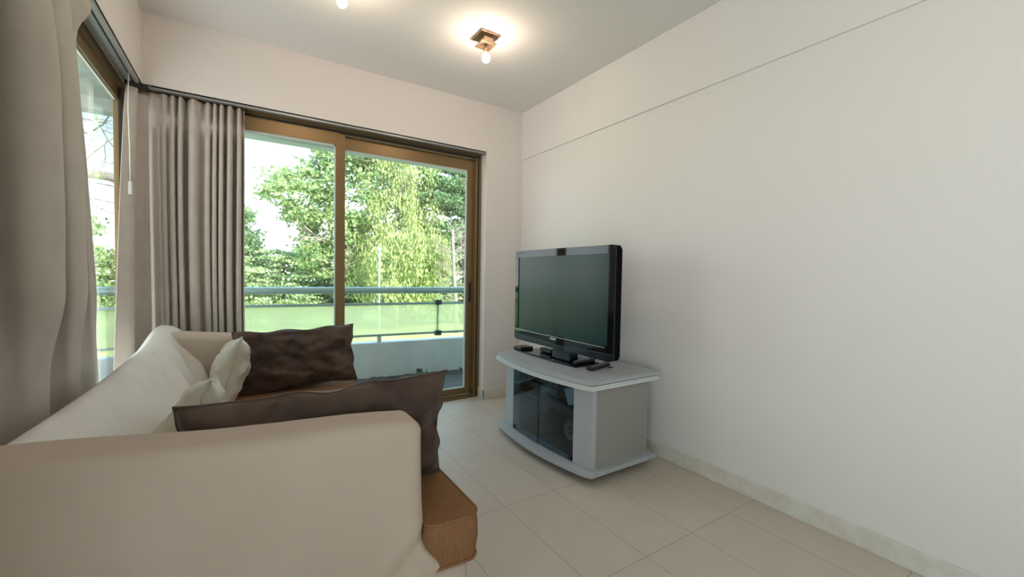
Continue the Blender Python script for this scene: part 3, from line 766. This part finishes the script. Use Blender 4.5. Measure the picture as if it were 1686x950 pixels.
tree('broadleaf_tree', 'tall loose broadleaf tree behind the left glass panel, its left lobe against the open sky', 5.6, 31, 11, .28,
     [(6.4,31,6.6,2.6,2.6,2.9),(2.6,30.5,6.2,1.8,1.6,1.1),(1.9,30.5,7.0,1.1,1.2,.6),(4.4,31,7.2,1.5,1.8,1.4),(5.5,31,9.0,1.6,1.6,1.1),(3.6,31,4.6,1.4,1.4,1.0),(7.2,31,9.8,1.8,1.8,1.4),(5.2,31,4.0,2.2,2,1.8),(4.6,31,2.4,2.0,1.8,1.6)], 15000, .125, L_mid, M_bark, seed=4, depth=3, group=G_)
tree('weeping_tree', 'yellow green drooping tree directly behind the lamp post', 9.2, 30, 11, .22,
     [(8.7,31,8.0,2.2,2,1.9),(10.2,30,8.2,1.9,2,1.9),(9.0,29.5,5.2,2.2,2,1.6),(11.0,30,5.6,1.8,1.8,1.4),(8.2,28.5,2.3,1.7,1.6,1.8),(10.2,28,2.6,1.7,1.6,1.7),(11.7,29,1.8,1.5,1.3,1.9),(12.0,30,4.0,1.2,1.2,1.4),(7.0,31,3.6,1.4,1.2,1.6),(7.0,31,.6,1.3,1.2,1.4),(9.2,28.5,.2,2.4,1.4,1.3)], 24000, .10, L_yel, M_bark, drop=.10, seed=9, group=G_)
tree('pine_tree', 'dark layered pine at the right edge of the door glass', 15.2, 31, 13, .30,
     [(14.0,31,9.2,3.0,2,.9),(12.7,29.5,7.9,1.9,1.6,.6),(12.3,29,6.6,1.5,1.4,.5),(15.6,31,7.6,2.4,2,.7),(13.8,30,6.2,1.7,1.6,.55),(16.6,31,6.0,1.8,1.6,.7),(12.7,30,4.5,1.5,1.5,.5),(14.5,30,5.0,1.4,1.3,.4),(12.9,30,2.6,1.1,1.2,.6),(12.6,30.5,1.0,1.0,1.2,.8),(15.6,32,9.9,1.6,1.6,.6)], 22000, .11, L_dark, M_bark_d, seed=12, depth=2, flat=1, group=G_)
# bare pale trunk in front of the pine
t_ = thing('bare_tree', 'leafless pale trunk with many thin twigs in front of the dark pine', 'tree', (12.2, 26.5, GZ), G_)
bm = bmesh.new(); g = random.Random(21); pts = [(12.4,26.5,GZ),(12.35,26.5,-1),(12.2,26.5,1),(12.1,26.5,2.8),(12.05,26.5,4.2)]; tube(bm, pts, .16, 8, .09)
link('trunk', fin(bm), M_bark, t_, True); bm = bmesh.new()
for k_ in range(44):
    z = g.uniform(-1.2, 4.3); s = g.choice((-1,1)); branch(bm, (12.15,26.5,z), (s, g.gauss(0,.4), g.uniform(.1,.9)), g.uniform(.7,1.5), .028, 2, g, .5, 4)
link('twigs', fin(bm), M_bark, t_, True)
tree('conifer', 'pale green conifer showing just right of the gathered curtain', -.9, 34, 7, .2,
     [(-.8,34,4.6,1.1,1.1,.9),(-.6,34,3.0,1.6,1.4,1.2),(-.8,34,.8,2.2,1.6,1.5)], 6000, .12, L_pale, M_bark_d, seed=15, depth=1, group=G_)
tree('conifer', 'low spreading conifer left of the broadleaf tree, above the railing', 2.2, 33, 4, .2,
     [(1.2,33,2.1,2.2,1.6,.5),(3.4,33,1.6,2.4,1.6,.6),(0.6,32.5,.7,2.6,1.5,.7),(4.2,32,.4,3.0,1.5,.8),(2.4,32,-.7,4.2,1.4,.7)], 13000, .10, L_pale, M_bark_d, seed=16, depth=1, flat=1, group=G_)
def hedge(lab, x, y, blobs, n, seed, lm):
    t_ = thing('shrub', lab, 'shrub', (x, y, GZ), 'shrubs at the far side of the lawn'); bm = bmesh.new(); g = random.Random(seed)
    for k_ in range(5): branch(bm, (x+g.gauss(0,.3), y, GZ), (g.gauss(0,.3), g.gauss(0,.3), 1), 1.6, .06, 1, g)
    link('stem', fin(bm), M_bark_d, t_, True); link('foliage', leaves(blobs, n, .12, 0, seed), lm, t_)
hedge('dark shrub mass below the broadleaf tree, seen under the top rail', 6.2, 33, [(5.6,33,-.6,1.6,1.2,1.6),(7.0,33,-.9,1.3,1.2,1.3)], 4500, 31, L_dark)
hedge('pale shrub below the weeping tree, right of the lamp post', 10.6, 32, [(10.0,32,-1.3,1.6,1.1,1.2),(12.2,32,-1.3,1.8,1.1,1.5)], 4500, 32, L_mid)
hedge('pale shrub at the foot of the pine', 14.6, 32, [(14.4,32,-1.0,1.7,1.2,1.6),(16.6,32,-.8,1.6,1.2,1.8)], 4500, 33, L_pale)
hedge('pale shrub at the foot of the low conifer', .5, 35, [(-2.2,35,-1.4,2.4,1.2,1.5),(1.8,35,-1.4,2.8,1.2,1.5)], 5000, 34, L_pale)
for x, y, hh, rx, lab, lm_, sd_ in (
    (13.5, 46, 7.5, 4.2, 'distant tree filling the gap low between weeping tree and pine', L_mid, 41),
    (20.5, 47, 9.5, 4.4, 'distant tree behind the pine at the right edge of the glass', L_dark, 42),
    (7.6, 48, 6.5, 3.6, 'distant tree showing below and between the broadleaf and weeping crowns', L_mid, 43),
    (1.5, 50, 3.5, 4.2, 'distant low tree behind the spreading conifer', L_pale, 44)):
    tree('distant_tree', lab, x, y, hh*.7, .25, [(x, y, GZ+hh*.55, rx, 2.2, hh*.42), (x-rx*.3, y, GZ+hh*.85, rx*.7, 2, hh*.25), (x+rx*.4, y-.5, GZ+hh*.35, rx*.7, 1.6, hh*.3)], 9000, .19, lm_, M_bark_d, seed=sd_, depth=1, group=G_)
# seen through the left window
tree('conifer', 'sunlit conifer low in the left window behind the railing', -8.6, 32, 6, .2,
     [(-8.2,32,3.4,1.3,1.3,.9),(-9.4,32,2.0,2.4,1.6,1.2),(-7.4,32,1.0,2.2,1.6,1.2),(-8.6,31,-.6,3.4,1.6,1.2)], 11000, .12, L_mid, M_bark_d, seed=17, depth=1, group=G_)
t_ = thing('bare_tree', 'bare winter tree with thick pale limbs crossing the left window', 'tree', (-6.2, 18, GZ), G_)
bm = bmesh.new(); g = random.Random(5)
tube(bm, [(-8.4,18,GZ),(-7.9,18,0),(-7.2,18,2.2),(-6.0,18,3.6),(-4.9,18,4.1),(-3.6,18,4.0),(-1.9,18,3.4),(-.9,18,3.6)], .26, 10, .08)
tube(bm, [(-7.9,18,0),(-7.6,18.2,3.2),(-7.0,18.4,6.2),(-6.4,18.4,8.4)], .22, 8, .09)
tube(bm, [(-7.1,18,2.4),(-6.1,18,3.5),(-5.1,17.8,5.2),(-4.6,17.8,6.6),(-4.0,17.8,7.6)], .16, 8, .06)
link('trunk', fin(bm), M_bark, t_, True); bm = bmesh.new()
for k_ in range(70):
    t = g.random(); base = Vector((-7.6,18,1.5)).lerp(Vector((-4.2,18,6.6)), t) + Vector((g.gauss(0,.5),g.gauss(0,.4),g.gauss(0,.9)))
    a = g.random()*2*PI; branch(bm, base, (math.cos(a), g.gauss(0,.4), math.sin(a)*.8+.2), g.uniform(1.0,2.2), .026, 2, g, .6, 5)
link('twigs', fin(bm), M_bark, t_, True)
lp = thing('lamp_post', 'slender pale lamp post on the lawn behind the right glass panel', 'lamp post', (6.68, 25, GZ))
link('post', fin(tube(bmesh.new(), [(6.68,25,GZ),(6.68,25,2.45)], .05, 8)), M_pole, lp, True)
link('lantern', fin(lathe(bmesh.new(), [(.05,0),(.12,.05),(.13,.16),(.05,.22)], (6.68,25,2.42), 12)), M_pole, lp, True)
sh = thing('garden_shed', 'small blue-grey shed seen under the top rail just right of the door mullion', 'shed', (5.9, 34, GZ))
link('shed_wall', fin(box(6.0, 8.0, 35.2, 37, GZ, -.5)), mat('shed_blue', (.22,.30,.36), .7), sh); link('shed_roof', fin(prism(bmesh.new(), [(5.8,-.5),(7.0,-.1),(8.2,-.5)], 35.1, 37.1, 'y')), M_pole, sh)
